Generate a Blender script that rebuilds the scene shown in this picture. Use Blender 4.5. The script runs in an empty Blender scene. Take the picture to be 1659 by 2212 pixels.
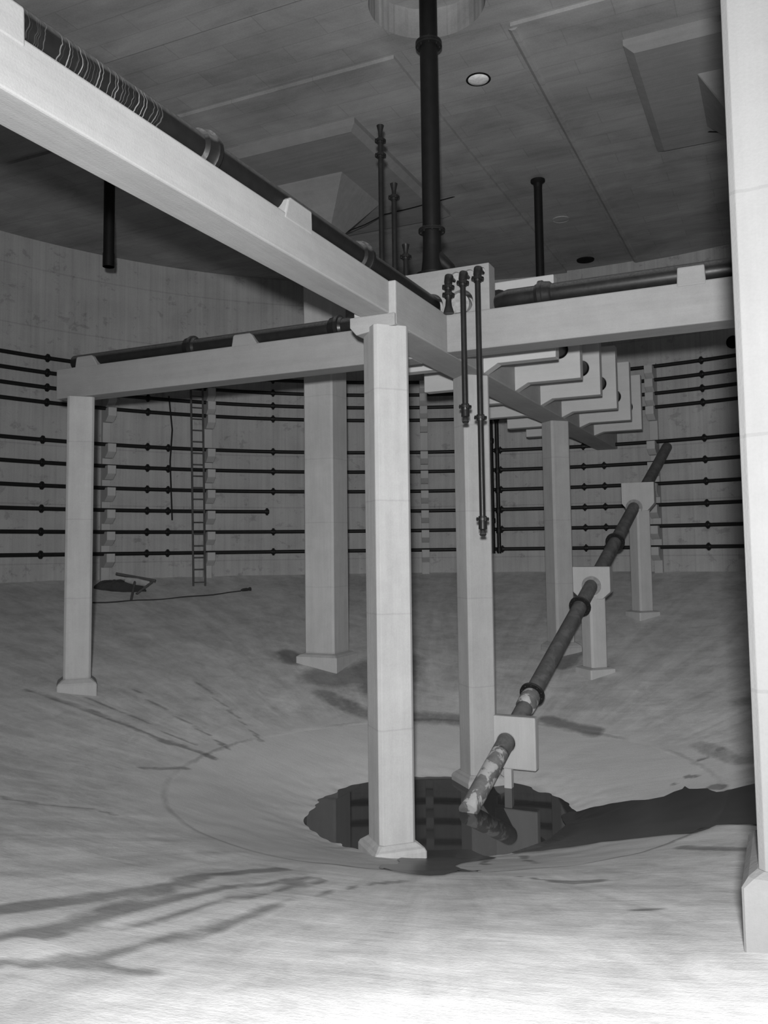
import bpy, bmesh, math, random
from mathutils import Vector, Matrix, noise
random.seed(7)
S = 2.6                       # metres per layout unit
PI = math.pi
scn = bpy.context.scene
COL = scn.collection

# ------------------------------------------------------------------ camera
right = Vector((0.90606822, 0.42295294, -0.01229577))
down = Vector((-0.04341113, 0.06401305, -0.99700441))
fwd = Vector((-0.42089886, 0.90388779, 0.07636105))
cam_d = bpy.data.cameras.new('camera')
cam = bpy.data.objects.new('camera', cam_d); COL.objects.link(cam)
M = Matrix.Identity(4)
for i in range(3):
    M[i][0] = right[i]; M[i][1] = -down[i]; M[i][2] = -fwd[i]
CAM = Vector((1.555, -3.93, 1.25))
M.translation = CAM * S
cam.matrix_world = M
cam_d.sensor_fit = 'HORIZONTAL'; cam_d.sensor_width = 36
cam_d.lens = 36 * 1860 / 1659
cam_d.shift_y = -61 / 1659
cam_d.clip_start = 0.02; cam_d.clip_end = 200
scn.camera = cam

# ------------------------------------------------------------------ world, lights, exposure
w = bpy.data.worlds.new('world'); scn.world = w; w.use_nodes = True
w.node_tree.nodes['Background'].inputs[0].default_value = (0.02, 0.02, 0.02, 1)
scn.view_settings.view_transform = 'Standard'; scn.view_settings.look = 'None'
scn.view_settings.gamma = 1; scn.view_settings.use_curve_mapping = False
scn.view_settings.exposure = 0.0
try:
    scn.cycles.use_denoising = True
    scn.cycles.max_bounces = 8; scn.cycles.diffuse_bounces = 5
except Exception:
    pass

def spot(name, loc, aim, power, size, blend, radius):
    d = bpy.data.lights.new(name, 'SPOT'); d.energy = power; d.spot_size = math.radians(size)
    d.spot_blend = blend; d.shadow_soft_size = radius
    o = bpy.data.objects.new(name, d); COL.objects.link(o)
    o.location = Vector(loc) * S
    o.rotation_euler = (Vector(aim) - Vector(loc)).to_track_quat('-Z', 'Y').to_euler()
    return o
# the photographer's flash, held a little above and to the left of the lens
spot('flash_lamp', (1.60, -4.10, 1.375), (0.45, 1.6, 1.75), 5750, 132, 1.0, 0.10)

# ------------------------------------------------------------------ materials
def mat_new(name):
    m = bpy.data.materials.new(name); m.use_nodes = True
    nt = m.node_tree; b = nt.nodes['Principled BSDF']
    return m, nt, b
def N(nt, t, **kw):
    n = nt.nodes.new(t)
    for k, v in kw.items():
        if k.startswith('i_'): n.inputs[int(k[2:])].default_value = v
        else: setattr(n, k, v)
    return n
def math_(nt, op, a, b=None):
    n = nt.nodes.new('ShaderNodeMath'); n.operation = op
    for i, v in enumerate((a, b)):
        if v is None: continue
        if isinstance(v, (int, float)): n.inputs[i].default_value = v
        else: nt.links.new(v, n.inputs[i])
    return n.outputs[0]
def noise_tex(nt, vec, scale3, detail=4, rough=.6, dist=0):
    mp = N(nt, 'ShaderNodeMapping'); mp.inputs['Scale'].default_value = scale3
    nt.links.new(vec, mp.inputs['Vector'])
    t = N(nt, 'ShaderNodeTexNoise'); t.inputs['Scale'].default_value = 1
    t.inputs['Detail'].default_value = detail; t.inputs['Roughness'].default_value = rough
    t.inputs['Distortion'].default_value = dist
    nt.links.new(mp.outputs[0], t.inputs['Vector'])
    return t.outputs[0]
def ramp(nt, fac, stops):
    r = N(nt, 'ShaderNodeValToRGB'); e = r.color_ramp.elements
    while len(e) < len(stops): e.new(.5)
    for k, (p, c) in enumerate(stops):
        e[k].position = p; e[k].color = (c, c, c, 1)
    nt.links.new(fac, r.inputs[0])
    return r.outputs[0]
def setcol(nt, b, val):
    c = N(nt, 'ShaderNodeCombineColor')
    for i in range(3): nt.links.new(val, c.inputs[i])
    nt.links.new(c.outputs[0], b.inputs['Base Color'])
def concrete(name, base, axis=2, vary=.35, boards=0.0, rough=.85, bump=.25, fine=1.0, joints=False):
    """Board-marked concrete: long grain along one axis, mottling and fine grit."""
    m, nt, b = mat_new(name)
    geo = N(nt, 'ShaderNodeNewGeometry'); P = geo.outputs['Position']
    sc = [9, 9, 9]; sc[axis] = .55
    grain = noise_tex(nt, P, sc, 5, .65)
    blot = noise_tex(nt, P, (.9, .9, .9), 5, .6, .4)
    grit = noise_tex(nt, P, (60, 60, 60), 2, .6)
    v = math_(nt, 'ADD', math_(nt, 'MULTIPLY', math_(nt, 'SUBTRACT', grain, .5), vary * 1.1),
              math_(nt, 'MULTIPLY', math_(nt, 'SUBTRACT', blot, .5), vary * 1.2))
    v = math_(nt, 'ADD', v, math_(nt, 'MULTIPLY', math_(nt, 'SUBTRACT', grit, .5), vary * .5 * fine))
    med = noise_tex(nt, P, (5, 5, 5), 4, .7)
    v = math_(nt, 'ADD', v, math_(nt, 'MULTIPLY', math_(nt, 'SUBTRACT', med, .5), vary * .7))
    if joints:
        sz = N(nt, 'ShaderNodeSeparateXYZ'); nt.links.new(P, sz.inputs[0])
        zz = math_(nt, 'ADD', sz.outputs[2], math_(nt, 'MULTIPLY', med, .03))
        q = math_(nt, 'FRACT', math_(nt, 'MULTIPLY', math_(nt, 'ADD', zz, .475), 1 / 1.22))
        ln = math_(nt, 'LESS_THAN', math_(nt, 'ABSOLUTE', math_(nt, 'SUBTRACT', q, .5)), .007)
        v = math_(nt, 'SUBTRACT', v, math_(nt, 'MULTIPLY', math_(nt, 'MULTIPLY', ln, grit), .22))
    v = math_(nt, 'MULTIPLY', math_(nt, 'ADD', v, 1.0), base)
    v = math_(nt, 'MAXIMUM', v, .01)
    setcol(nt, b, v)
    b.inputs['Roughness'].default_value = rough
    b.inputs['Specular IOR Level'].default_value = .25
    bp = N(nt, 'ShaderNodeBump'); bp.inputs['Strength'].default_value = bump; bp.inputs['Distance'].default_value = .02
    h = math_(nt, 'ADD', grain, math_(nt, 'MULTIPLY', grit, .3))
    nt.links.new(h, bp.inputs['Height']); nt.links.new(bp.outputs[0], b.inputs['Normal'])
    return m
M_COLUMN = concrete('column_concrete', .35, 2, .30, joints=True)
M_TALL = concrete('tall_column_concrete', .42, 2, .30, joints=True)
M_NEARCOL_DIM = concrete('near_column_dimmed_concrete', .125, 2, .2, joints=True)  # column concrete with its colour darkened to offset the strong light so near the flash
M_BEAM_Y = concrete('beam_concrete_long', .325, 1, .28)
M_BEAM_X = concrete('beam_concrete_cross', .265, 0, .30)
M_BRACKET = concrete('bracket_concrete', .44, 0, .16)
M_PIER = concrete('pier_concrete', .41, 2, .26)
M_POST = concrete('post_concrete', .40, 2, .2)
M_PANEL = concrete('panel_concrete', .22, 0, .35)

def wall_mat():
    m, nt, b = mat_new('wall_concrete')
    geo = N(nt, 'ShaderNodeNewGeometry'); P = geo.outputs['Position']
    sep = N(nt, 'ShaderNodeSeparateXYZ'); nt.links.new(P, sep.inputs[0])
    ang = math_(nt, 'ARCTAN2', sep.outputs[1], sep.outputs[0])
    comb = N(nt, 'ShaderNodeCombineXYZ')
    nt.links.new(math_(nt, 'MULTIPLY', ang, 12.0), comb.inputs[0]); nt.links.new(sep.outputs[2], comb.inputs[2])
    V = comb.outputs[0]
    board = noise_tex(nt, V, (3.2, 1, .16), 3, .6)
    streak = noise_tex(nt, V, (9, 1, .35), 4, .6)
    blot = noise_tex(nt, V, (.6, 1, .8), 5, .62, .5)
    spots = ramp(nt, noise_tex(nt, P, (2.6, 2.6, 3.5), 5, .72, .3), [(.0, 1), (.36, 1), (.42, 0), (1, 0)])
    sb = N(nt, 'ShaderNodeRGBToBW'); nt.links.new(spots, sb.inputs[0])
    grit = noise_tex(nt, P, (45, 45, 45), 2, .6)
    # lift joints of the pours, every 1.35 m
    z = math_(nt, 'FRACT', math_(nt, 'MULTIPLY', math_(nt, 'ADD', sep.outputs[2], .35), 1 / 1.35))
    line = math_(nt, 'LESS_THAN', math_(nt, 'ABSOLUTE', math_(nt, 'SUBTRACT', z, .5)), .012)
    # shutter board joints
    a = math_(nt, 'FRACT', math_(nt, 'MULTIPLY', ang, 75 / 2.0))
    vl = math_(nt, 'LESS_THAN', math_(nt, 'ABSOLUTE', math_(nt, 'SUBTRACT', a, .5)), .05)
    v = math_(nt, 'MULTIPLY', math_(nt, 'SUBTRACT', board, .5), .35)
    v = math_(nt, 'ADD', v, math_(nt, 'MULTIPLY', math_(nt, 'SUBTRACT', streak, .5), .45))
    v = math_(nt, 'ADD', v, math_(nt, 'MULTIPLY', math_(nt, 'SUBTRACT', blot, .5), .5))
    v = math_(nt, 'ADD', v, math_(nt, 'MULTIPLY', math_(nt, 'SUBTRACT', grit, .5), .25))
    v = math_(nt, 'SUBTRACT', v, math_(nt, 'MULTIPLY', sb.outputs[0], .22))
    v = math_(nt, 'SUBTRACT', v, math_(nt, 'MULTIPLY', vl, .06))
    v = math_(nt, 'SUBTRACT', v, math_(nt, 'MULTIPLY', line, .14))
    v = math_(nt, 'MULTIPLY', math_(nt, 'ADD', v, 1.0), .36)
    setcol(nt, b, math_(nt, 'MAXIMUM', v, .01)); b.inputs['Roughness'].default_value = .9
    b.inputs['Specular IOR Level'].default_value = .2
    bp = N(nt, 'ShaderNodeBump'); bp.inputs['Strength'].default_value = .3; bp.inputs['Distance'].default_value = .02
    nt.links.new(streak, bp.inputs['Height']); nt.links.new(bp.outputs[0], b.inputs['Normal'])
    return m
M_WALL = wall_mat()

def ceiling_mat():
    m, nt, b = mat_new('ceiling_concrete')
    geo = N(nt, 'ShaderNodeNewGeometry'); P = geo.outputs['Position']
    br = N(nt, 'ShaderNodeTexBrick'); br.offset = .5
    br.inputs['Scale'].default_value = 1; br.inputs['Brick Width'].default_value = 1.5
    br.inputs['Row Height'].default_value = .42; br.inputs['Mortar Size'].default_value = .008
    br.inputs['Color1'].default_value = (.95, .95, .95, 1); br.inputs['Color2'].default_value = (1.05, 1.05, 1.05, 1)
    br.inputs['Mortar'].default_value = (.84, .84, .84, 1)
    nt.links.new(P, br.inputs['Vector'])
    blot = noise_tex(nt, P, (.55, .75, .5), 5, .6, .6)
    grain = noise_tex(nt, P, (.8, 7, 3), 4, .65)
    grit = noise_tex(nt, P, (40, 40, 40), 2, .6)
    v = math_(nt, 'MULTIPLY', math_(nt, 'SUBTRACT', blot, .5), 1.3)
    v = math_(nt, 'ADD', v, math_(nt, 'MULTIPLY', math_(nt, 'SUBTRACT', grain, .5), .45))
    v = math_(nt, 'ADD', v, math_(nt, 'MULTIPLY', math_(nt, 'SUBTRACT', grit, .5), .3))
    v = math_(nt, 'MULTIPLY', math_(nt, 'ADD', v, 1.0), .275)
    bw = N(nt, 'ShaderNodeRGBToBW'); nt.links.new(br.outputs['Color'], bw.inputs[0])
    v = math_(nt, 'MULTIPLY', v, bw.outputs[0])
    setcol(nt, b, math_(nt, 'MAXIMUM', v, .01)); b.inputs['Roughness'].default_value = .9
    b.inputs['Specular IOR Level'].default_value = .2
    return m
M_CEIL = ceiling_mat()

def floor_mat():
    """Screeded concrete with wet marks; the 'wet' vertex attribute holds the shapes of the stains."""
    m, nt, b = mat_new('floor_concrete')
    geo = N(nt, 'ShaderNodeNewGeometry'); P = geo.outputs['Position']
    sep = N(nt, 'ShaderNodeSeparateXYZ'); nt.links.new(P, sep.inputs[0])
    ang = math_(nt, 'ARCTAN2', sep.outputs[1], sep.outputs[0])
    rad = math_(nt, 'SQRT', math_(nt, 'ADD', math_(nt, 'MULTIPLY', sep.outputs[0], sep.outputs[0]),
                                  math_(nt, 'MULTIPLY', sep.outputs[1], sep.outputs[1])))
    comb = N(nt, 'ShaderNodeCombineXYZ')
    nt.links.new(math_(nt, 'MULTIPLY', ang, 6.0), comb.inputs[0]); nt.links.new(rad, comb.inputs[1])
    run = noise_tex(nt, comb.outputs[0], (2.6, .35, 1), 5, .65, .5)
    blot = noise_tex(nt, P, (.7, .7, .7), 5, .6, .5)
    trowel = noise_tex(nt, P, (1.5, 7, 3), 4, .65, .3)
    grit = noise_tex(nt, P, (50, 50, 50), 2, .65)
    outer = N(nt, 'ShaderNodeMapRange'); outer.inputs['From Min'].default_value = 1.24 * S
    outer.inputs['From Max'].default_value = 1.5 * S; nt.links.new(rad, outer.inputs['Value'])
    o = outer.outputs[0]
    v = math_(nt, 'MULTIPLY', math_(nt, 'MULTIPLY', math_(nt, 'SUBTRACT', run, .5), .8), o)
    v = math_(nt, 'ADD', v, math_(nt, 'MULTIPLY', math_(nt, 'SUBTRACT', blot, .5), .35))
    v = math_(nt, 'ADD', v, math_(nt, 'MULTIPLY', math_(nt, 'SUBTRACT', trowel, .5),
                                 math_(nt, 'ADD', math_(nt, 'MULTIPLY', o, .25), .05)))
    v = math_(nt, 'ADD', v, math_(nt, 'MULTIPLY', math_(nt, 'SUBTRACT', grit, .5), .22))
    mott = noise_tex(nt, P, (2.8, 2.8, 2.8), 6, .75, .4)
    v = math_(nt, 'ADD', v, math_(nt, 'MULTIPLY', math_(nt, 'MULTIPLY', math_(nt, 'SUBTRACT', mott, .5), 1.1), math_(nt, 'ADD', math_(nt, 'MULTIPLY', o, .75), .1)))
    # jagged joint between the bowl and the outer slope
    jn = noise_tex(nt, P, (4, 4, 4), 4, .7); jm = noise_tex(nt, P, (.8, .8, .8), 3, .5)
    jd = math_(nt, 'ABSOLUTE', math_(nt, 'SUBTRACT', math_(nt, 'ADD', rad, math_(nt, 'MULTIPLY', math_(nt, 'SUBTRACT', jn, .5), .12)), 1.28 * S))
    jr = N(nt, 'ShaderNodeMapRange'); jr.inputs['From Min'].default_value = .05; jr.inputs['From Max'].default_value = .01
    nt.links.new(jd, jr.inputs['Value'])
    jk = N(nt, 'ShaderNodeMapRange'); jk.inputs['From Min'].default_value = .42; jk.inputs['From Max'].default_value = .6
    nt.links.new(jm, jk.inputs['Value'])
    v = math_(nt, 'SUBTRACT', v, math_(nt, 'MULTIPLY', jr.outputs[0], math_(nt, 'ADD', .08, math_(nt, 'MULTIPLY', jk.outputs[0], .3))))
    v = math_(nt, 'MULTIPLY', math_(nt, 'ADD', v, 1.0), .58)
    at = N(nt, 'ShaderNodeAttribute'); at.attribute_name = 'wet'
    edge = noise_tex(nt, P, (9, 6, 6), 6, .72)
    wet = math_(nt, 'ADD', at.outputs['Fac'], math_(nt, 'MULTIPLY', math_(nt, 'SUBTRACT', edge, .5), .42))
    wr = N(nt, 'ShaderNodeMapRange'); wr.inputs['From Min'].default_value = .32; wr.inputs['From Max'].default_value = .68
    nt.links.new(wet, wr.inputs['Value']); wv = wr.outputs[0]
    v = math_(nt, 'MULTIPLY', v, math_(nt, 'SUBTRACT', 1.0, math_(nt, 'MULTIPLY', wv, .52)))
    setcol(nt, b, math_(nt, 'MAXIMUM', v, .01))
    nt.links.new(math_(nt, 'SUBTRACT', .85, math_(nt, 'MULTIPLY', wv, .25)), b.inputs['Roughness'])
    b.inputs['Specular IOR Level'].default_value = .25
    bp = N(nt, 'ShaderNodeBump'); bp.inputs['Strength'].default_value = .2; bp.inputs['Distance'].default_value = .02
    nt.links.new(math_(nt, 'ADD', trowel, math_(nt, 'MULTIPLY', grit, .4)), bp.inputs['Height'])
    nt.links.new(bp.outputs[0], b.inputs['Normal'])
    return m
M_FLOOR = floor_mat()

def pipe_mat(name, base, rough, dust=.12, streaks=None, patch=0.0):
    m, nt, b = mat_new(name)
    geo = N(nt, 'ShaderNodeNewGeometry'); P = geo.outputs['Position']
    n1 = noise_tex(nt, P, (8, 8, 8), 4, .65)
    n2 = noise_tex(nt, P, (35, 35, 35), 3, .6)
    sepn = N(nt, 'ShaderNodeSeparateXYZ'); nt.links.new(geo.outputs['Normal'], sepn.inputs[0])
    up = N(nt, 'ShaderNodeMapRange'); up.inputs['From Min'].default_value = .2; up.inputs['From Max'].default_value = .65
    nt.links.new(sepn.outputs[2], up.inputs['Value'])
    v = math_(nt, 'ADD', math_(nt, 'MULTIPLY', n1, base * 1.1), base * .45)
    v = math_(nt, 'ADD', v, math_(nt, 'MULTIPLY', math_(nt, 'MULTIPLY', up.outputs[0], n2), dust * 2))
    if patch:
        pt = noise_tex(nt, P, (4.5, 4.5, 4.5), 4, .6, .8)
        pr = N(nt, 'ShaderNodeMapRange'); pr.inputs['From Min'].default_value = .5; pr.inputs['From Max'].default_value = .56
        nt.links.new(pt, pr.inputs['Value'])
        v = math_(nt, 'ADD', v, math_(nt, 'MULTIPLY', pr.outputs[0], patch))
    if streaks:
        y0, y1 = streaks
        sep = N(nt, 'ShaderNodeSeparateXYZ'); nt.links.new(P, sep.inputs[0])
        wob = math_(nt, 'MULTIPLY', noise_tex(nt, P, (3, 3, 9), 2, .5), .10)
        yy = math_(nt, 'ADD', sep.outputs[1], wob)
        cb = N(nt, 'ShaderNodeCombineXYZ'); nt.links.new(yy, cb.inputs[1])
        ln = noise_tex(nt, cb.outputs[0], (1, 60, 1), 2, .6)
        lr = N(nt, 'ShaderNodeMapRange'); lr.inputs['From Min'].default_value = .55; lr.inputs['From Max'].default_value = .64
        nt.links.new(ln, lr.inputs['Value'])
        mk = N(nt, 'ShaderNodeMapRange'); mk.inputs['From Min'].default_value = y0 - .5; mk.inputs['From Max'].default_value = y0 + .3
        nt.links.new(sep.outputs[1], mk.inputs['Value'])
        mk2 = N(nt, 'ShaderNodeMapRange'); mk2.inputs['From Min'].default_value = y1 + .1; mk2.inputs['From Max'].default_value = y1 - .1
        nt.links.new(sep.outputs[1], mk2.inputs['Value'])
        v = math_(nt, 'ADD', v, math_(nt, 'MULTIPLY', math_(nt, 'MULTIPLY', lr.outputs[0], .20),
                                     math_(nt, 'MULTIPLY', mk.outputs[0], mk2.outputs[0])))
    setcol(nt, b, math_(nt, 'MAXIMUM', v, .004))
    nt.links.new(math_(nt, 'ADD', rough, math_(nt, 'MULTIPLY', math_(nt, 'SUBTRACT', n2, .5), .3)), b.inputs['Roughness'])
    b.inputs['Specular IOR Level'].default_value = .3
    return m
M_MAIN = pipe_mat('tarred_main_pipe', .010, .5, .13, streaks=(-2.55 * S, -2.12 * S))
M_CROSSP = pipe_mat('tarred_cross_pipe', .016, .38, .08)
M_RISER = pipe_mat('tarred_vertical_pipe', .007, .5, .02)
M_WALLP = pipe_mat('wall_pipe_paint', .008, .5, .01)
M_SLOPE = pipe_mat('sloping_pipe_coat', .085, .6, .03, patch=.03)
M_MUDDY = pipe_mat('muddy_pipe_coat', .13, .75, .05, patch=.28)
M_IRON = pipe_mat('cast_iron', .016, .38, .05)
M_WOOD = pipe_mat('weathered_ladder_wood', .075, .8, .03)
M_LOG = pipe_mat('pale_timber', .3, .8, .1)
M_CLOTH = pipe_mat('dark_tarpaulin', .03, .9, .02)
def plain(name, v, rough, spec=.4):
    m, nt, b = mat_new(name); P = N(nt, 'ShaderNodeNewGeometry').outputs['Position']
    n = noise_tex(nt, P, (20, 20, 20), 3, .6)
    setcol(nt, b, math_(nt, 'MULTIPLY', math_(nt, 'ADD', n, .5), v)); b.inputs['Roughness'].default_value = rough
    b.inputs['Specular IOR Level'].default_value = spec
    return m
M_GLASS = plain('pale_lens', .75, .3)
M_DARK = plain('dark_opening', .008, .9, .1)
M_RING = plain('mortar_grey', .24, .9, .1)
M_HOLE = plain('sleeve_grey', .30, .9, .1)
def water_mat():
    m, nt, b = mat_new('standing_water')
    b.inputs['Base Color'].default_value = (.05, .05, .05, 1); b.inputs['Roughness'].default_value = .03
    b.inputs['IOR'].default_value = 1.33
    geo = N(nt, 'ShaderNodeNewGeometry')
    n = noise_tex(nt, geo.outputs['Position'], (3, 3, 3), 2, .5)
    bp = N(nt, 'ShaderNodeBump'); bp.inputs['Strength'].default_value = .02; bp.inputs['Distance'].default_value = .01
    nt.links.new(n, bp.inputs['Height']); nt.links.new(bp.outputs[0], b.inputs['Normal'])
    return m
M_WATER = water_mat()
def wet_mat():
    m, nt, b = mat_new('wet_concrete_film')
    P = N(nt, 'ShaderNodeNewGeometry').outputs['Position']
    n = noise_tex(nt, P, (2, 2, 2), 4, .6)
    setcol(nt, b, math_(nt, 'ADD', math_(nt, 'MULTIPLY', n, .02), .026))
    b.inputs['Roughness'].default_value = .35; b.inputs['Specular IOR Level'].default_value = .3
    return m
M_WET = wet_mat()

# ------------------------------------------------------------------ mesh helpers (all input in layout units)
class MB:
    def __init__(s): s.v = []; s.f = []
    def add(s, vs, fs):
        k = len(s.v); s.v += [tuple(p) for p in vs]; s.f += [tuple(i + k for i in f) for f in fs]; return s
    def box(s, x0, x1, y0, y1, z0, z1):
        return s.add([(x0,y0,z0),(x1,y0,z0),(x1,y1,z0),(x0,y1,z0),(x0,y0,z1),(x1,y0,z1),(x1,y1,z1),(x0,y1,z1)],
                     [(0,3,2,1),(4,5,6,7),(0,1,5,4),(1,2,6,5),(2,3,7,6),(3,0,4,7)])
    def loft(s, rings, cap=True):
        n = len(rings[0]); vs = [p for r in rings for p in r]; fs = []
        for k in range(len(rings) - 1):
            for i in range(n):
                j = (i + 1) % n; fs.append((k*n+i, k*n+j, (k+1)*n+j, (k+1)*n+i))
        if cap: fs.append(tuple(range(n))[::-1]); fs.append(tuple((len(rings)-1)*n + i for i in range(n)))
        return s.add(vs, fs)
    def lathe(s, prof, base, axis, n=20, cap=True):
        a = Vector(axis).normalized(); t = Vector((0,0,1)) if abs(a.z) < .9 else Vector((1,0,0))
        u = a.cross(t).normalized(); w_ = a.cross(u)
        rings = []
        for (r, h) in prof:
            c = Vector(base) + a * h
            rings.append([c + (u * math.cos(2*PI*i/n) + w_ * math.sin(2*PI*i/n)) * r for i in range(n)])
        return s.loft(rings, cap)
    def cyl(s, a, b, r, n=20):
        a = Vector(a); b = Vector(b); return s.lathe([(r, 0), (r, (b-a).length)], a, b - a, n)
    def tube(s, pts, r, n=10, cap=True):
        pts = [Vector(p) for p in pts]; rings = []
        ref = None
        for i, p in enumerate(pts):
            d = (pts[min(i+1, len(pts)-1)] - pts[max(i-1, 0)]).normalized()
            if ref is None:
                ref = Vector((0,0,1)) if abs(d.z) < .9 else Vector((1,0,0))
            u = (ref - d * ref.dot(d)).normalized(); ref = u; w_ = d.cross(u)
            rr = r[i] if isinstance(r, (list, tuple)) else r
            rings.append([p + (u * math.cos(2*PI*k/n) + w_ * math.sin(2*PI*k/n)) * rr for k in range(n)])
        return s.loft(rings, cap)
    def build(s, name, mat, parent=None, origin=(0,0,0), smooth=False, bevel=0, kind=None):
        o0 = Vector(origin)
        me = bpy.data.meshes.new(name)
        me.from_pydata([tuple((Vector(p) - o0) * S) for p in s.v], [], s.f); me.update()
        bm = bmesh.new(); bm.from_mesh(me); bmesh.ops.recalc_face_normals(bm, faces=bm.faces); bm.to_mesh(me); bm.free()
        me.materials.append(mat)
        if smooth:
            for p in me.polygons: p.use_smooth = len(p.vertices) == 4
            try: me.set_sharp_from_angle(angle=math.radians(40))
            except Exception: pass
        o = bpy.data.objects.new(name, me); COL.objects.link(o)
        if parent:
            o.parent = parent; o.location = o0 * S - world_loc(parent)
        else: o.location = o0 * S
        o['_w'] = list(o0 * S)
        if bevel:
            b = o.modifiers.new('bevel', 'BEVEL'); b.width = bevel * S; b.segments = 2; b.limit_method = 'ANGLE'
            b.angle_limit = math.radians(35)
        if kind: o['kind'] = kind
        return o
def world_loc(o): return Vector(o['_w']) if '_w' in o else Vector((0,0,0))
def tag(o, label, cat, group=None):
    o['label'] = label; o['category'] = cat
    if group: o['group'] = group
    return o
def thing(name, label, cat, loc, group=None):
    o = bpy.data.objects.new(name, None); COL.objects.link(o); o.location = Vector(loc) * S
    o['_w'] = list(Vector(loc) * S); o.empty_display_size = .1
    return tag(o, label, cat, group)
def place(src, parent, loc, axis=None, scale=1):
    """A copy of a part (shared mesh) whose mesh was built around the origin with its axis along +Z."""
    o = src.copy() if src.users_collection and src.get('_used') else src
    if o is not src: COL.objects.link(o)
    src['_used'] = True
    q = Vector((0,0,1)).rotation_difference(Vector(axis).normalized()) if axis is not None else None
    o.parent = parent; o['_w'] = list(Vector(loc) * S)
    o.location = Vector(loc) * S - world_loc(parent)
    o.rotation_mode = 'QUATERNION'
    o.rotation_quaternion = q if q else (1,0,0,0)
    o.scale = (scale,)*3
    return o

# ------------------------------------------------------------------ floor shape
PROF = [(0, -.08), (.64, 0), (1.28, .18), (4.7, 1.035)]
def zf(x, y):
    r = math.hypot(x, y)
    for (a, za), (b, zb) in zip(PROF, PROF[1:]):
        if r <= b: return za + (zb - za) * (r - a) / (b - a)
    return PROF[-1][1]
def bumps(x, y, r):
    c = max(0, 1 - abs(r - .62)/.35)
    return (noise.noise(Vector((x*2.2, y*2.2, 1)))*.006*min(1, r) + noise.noise(Vector((x*9, y*9, 8)))*.0018
            + c*(noise.noise(Vector((x*3.5+2, y*3.5, 4)))*.006 + noise.noise(Vector((x*16, y*16, 2)))*.004))
def seg_d(p, a, b):
    ax, ay = a; bx, by = b; px, py = p
    dx, dy = bx-ax, by-ay; L = dx*dx + dy*dy
    t = 0 if L == 0 else max(0, min(1, ((px-ax)*dx + (py-ay)*dy) / L))
    return math.hypot(px-ax-dx*t, py-ay-dy*t), t
STAINS = [  # (points, half width, strength)
 ([(.03,-2.75),(.03,-2.56),(.031,-2.433),(.045,-2.271),(.065,-2.12)], .038, .80),
 ([(.065,-2.12),(.03,-1.95),(.0,-1.825),(.03,-1.6),(.055,-1.52)], .030, .78),
 ([(.22,-2.85),(.224,-2.733),(.211,-2.597),(.173,-2.382),(.174,-2.18),(.17,-1.95)], .028, .80),
 ([(.17,-1.95),(.185,-1.851),(.22,-1.60)], .026, .72),
 ([(.29,-2.7),(.292,-2.585),(.300,-2.398),(.288,-2.121),(.269,-1.88),(.28,-1.626)], .020, .72),
 ([(.44,-2.8),(.455,-2.727),(.455,-2.578),(.435,-2.353),(.41,-2.10)], .026, .76),
 ([(.41,-2.10),(.385,-1.825),(.405,-1.59),(.45,-1.45)], .018, .70),
 ([(.33,-2.95),(.38,-2.87),(.44,-2.845),(.50,-2.80),(.60,-2.79)], .022, .72),
 ([(-2.44,-.24),(-2.0,-.19),(-1.68,-.18),(-1.53,-.17),(-1.4,-.14),(-1.24,-.12)], .022, .72),
 ([(-2.2,-.05),(-1.9,-.03),(-1.6,-.06),(-1.38,-.05)], .012, .62),
 ([(-2.22,.36),(-1.93,.24),(-1.64,.17),(-1.45,.12),(-1.25,.05)], .014, .66),
 ([(-2.0,.75),(-1.7,.6),(-1.4,.42),(-1.2,.3)], .014, .6),
 ([(-1.9,-1.9),(-1.06,-1.5),(-.92,-1.32),(-.84,-1.3)], .02, .58),
 ([(-1.30,-.62),(-1.24,-.50),(-1.20,-.36)], .02, .62),
 ([(-1.86,1.66),(-1.74,1.56)], .07, .8),
 ([(-1.40,1.45),(-1.22,1.62),(-1.1,1.95),(-1.0,1.5)], .17, .74),
 ([(-1.28,1.17),(-.92,1.05),(-.48,1.22),(-.2,1.26)], .07, .66),
 ([(.18,1.35),(.34,1.26),(.5,1.2)], .05, .7),
 ([(.08,2.2),(.13,2.5)], .06, .78),
 ([(1.19,-.72),(1.27,-.78),(1.5,-.9)], .03, .72),
 ([(.89,-1.32),(.95,-1.34),(1.01,-1.30)], .022, .85),
 ([(1.21,-1.79),(1.25,-1.79)], .014, .85), ([(1.1,-2.07),(1.115,-2.06)], .012, .85),
 ([(1.21,.28),(1.24,.26)], .028, .85), ([(1.08,.49),(1.11,.48)], .02, .85), ([(1.12,.68),(1.14,.69)], .018, .8),
 ([(1.02,.42),(1.03,.42)], .016, .8), ([(1.2,.8),(1.22,.8)], .014, .8),
 ([(.56,-.54),(.62,-.70),(.66,-.76),(.70,-.84)], .016, .8), ([(.45,-.66),(.47,-.78),(.5,-.82)], .012, .8),
 ([(.62,-1.18),(.75,-1.24),(.89,-1.32)], .008, .8),
 ([(1.6,.5),(1.3,.6),(1.1,.9)], .05, .55), ([(2.0,1.0),(1.6,1.3),(1.3,1.5)], .08, .5),
]
def wetness(x, y):
    nv = noise.noise(Vector((x*7, y*7, 0))) * .016 + noise.noise(Vector((x*22, y*22, 3))) * .012
    best = 0
    for pts, hw, st in STAINS:
        if min(abs(x-p[0]) + abs(y-p[1]) for p in pts) > 1.2: continue
        d = min(seg_d((x, y), a, b)[0] for a, b in zip(pts, pts[1:])) + nv
        v = st * max(0, min(1, 1.5 - .75 * d / hw))
        if v > best: best = v
    return best
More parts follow.
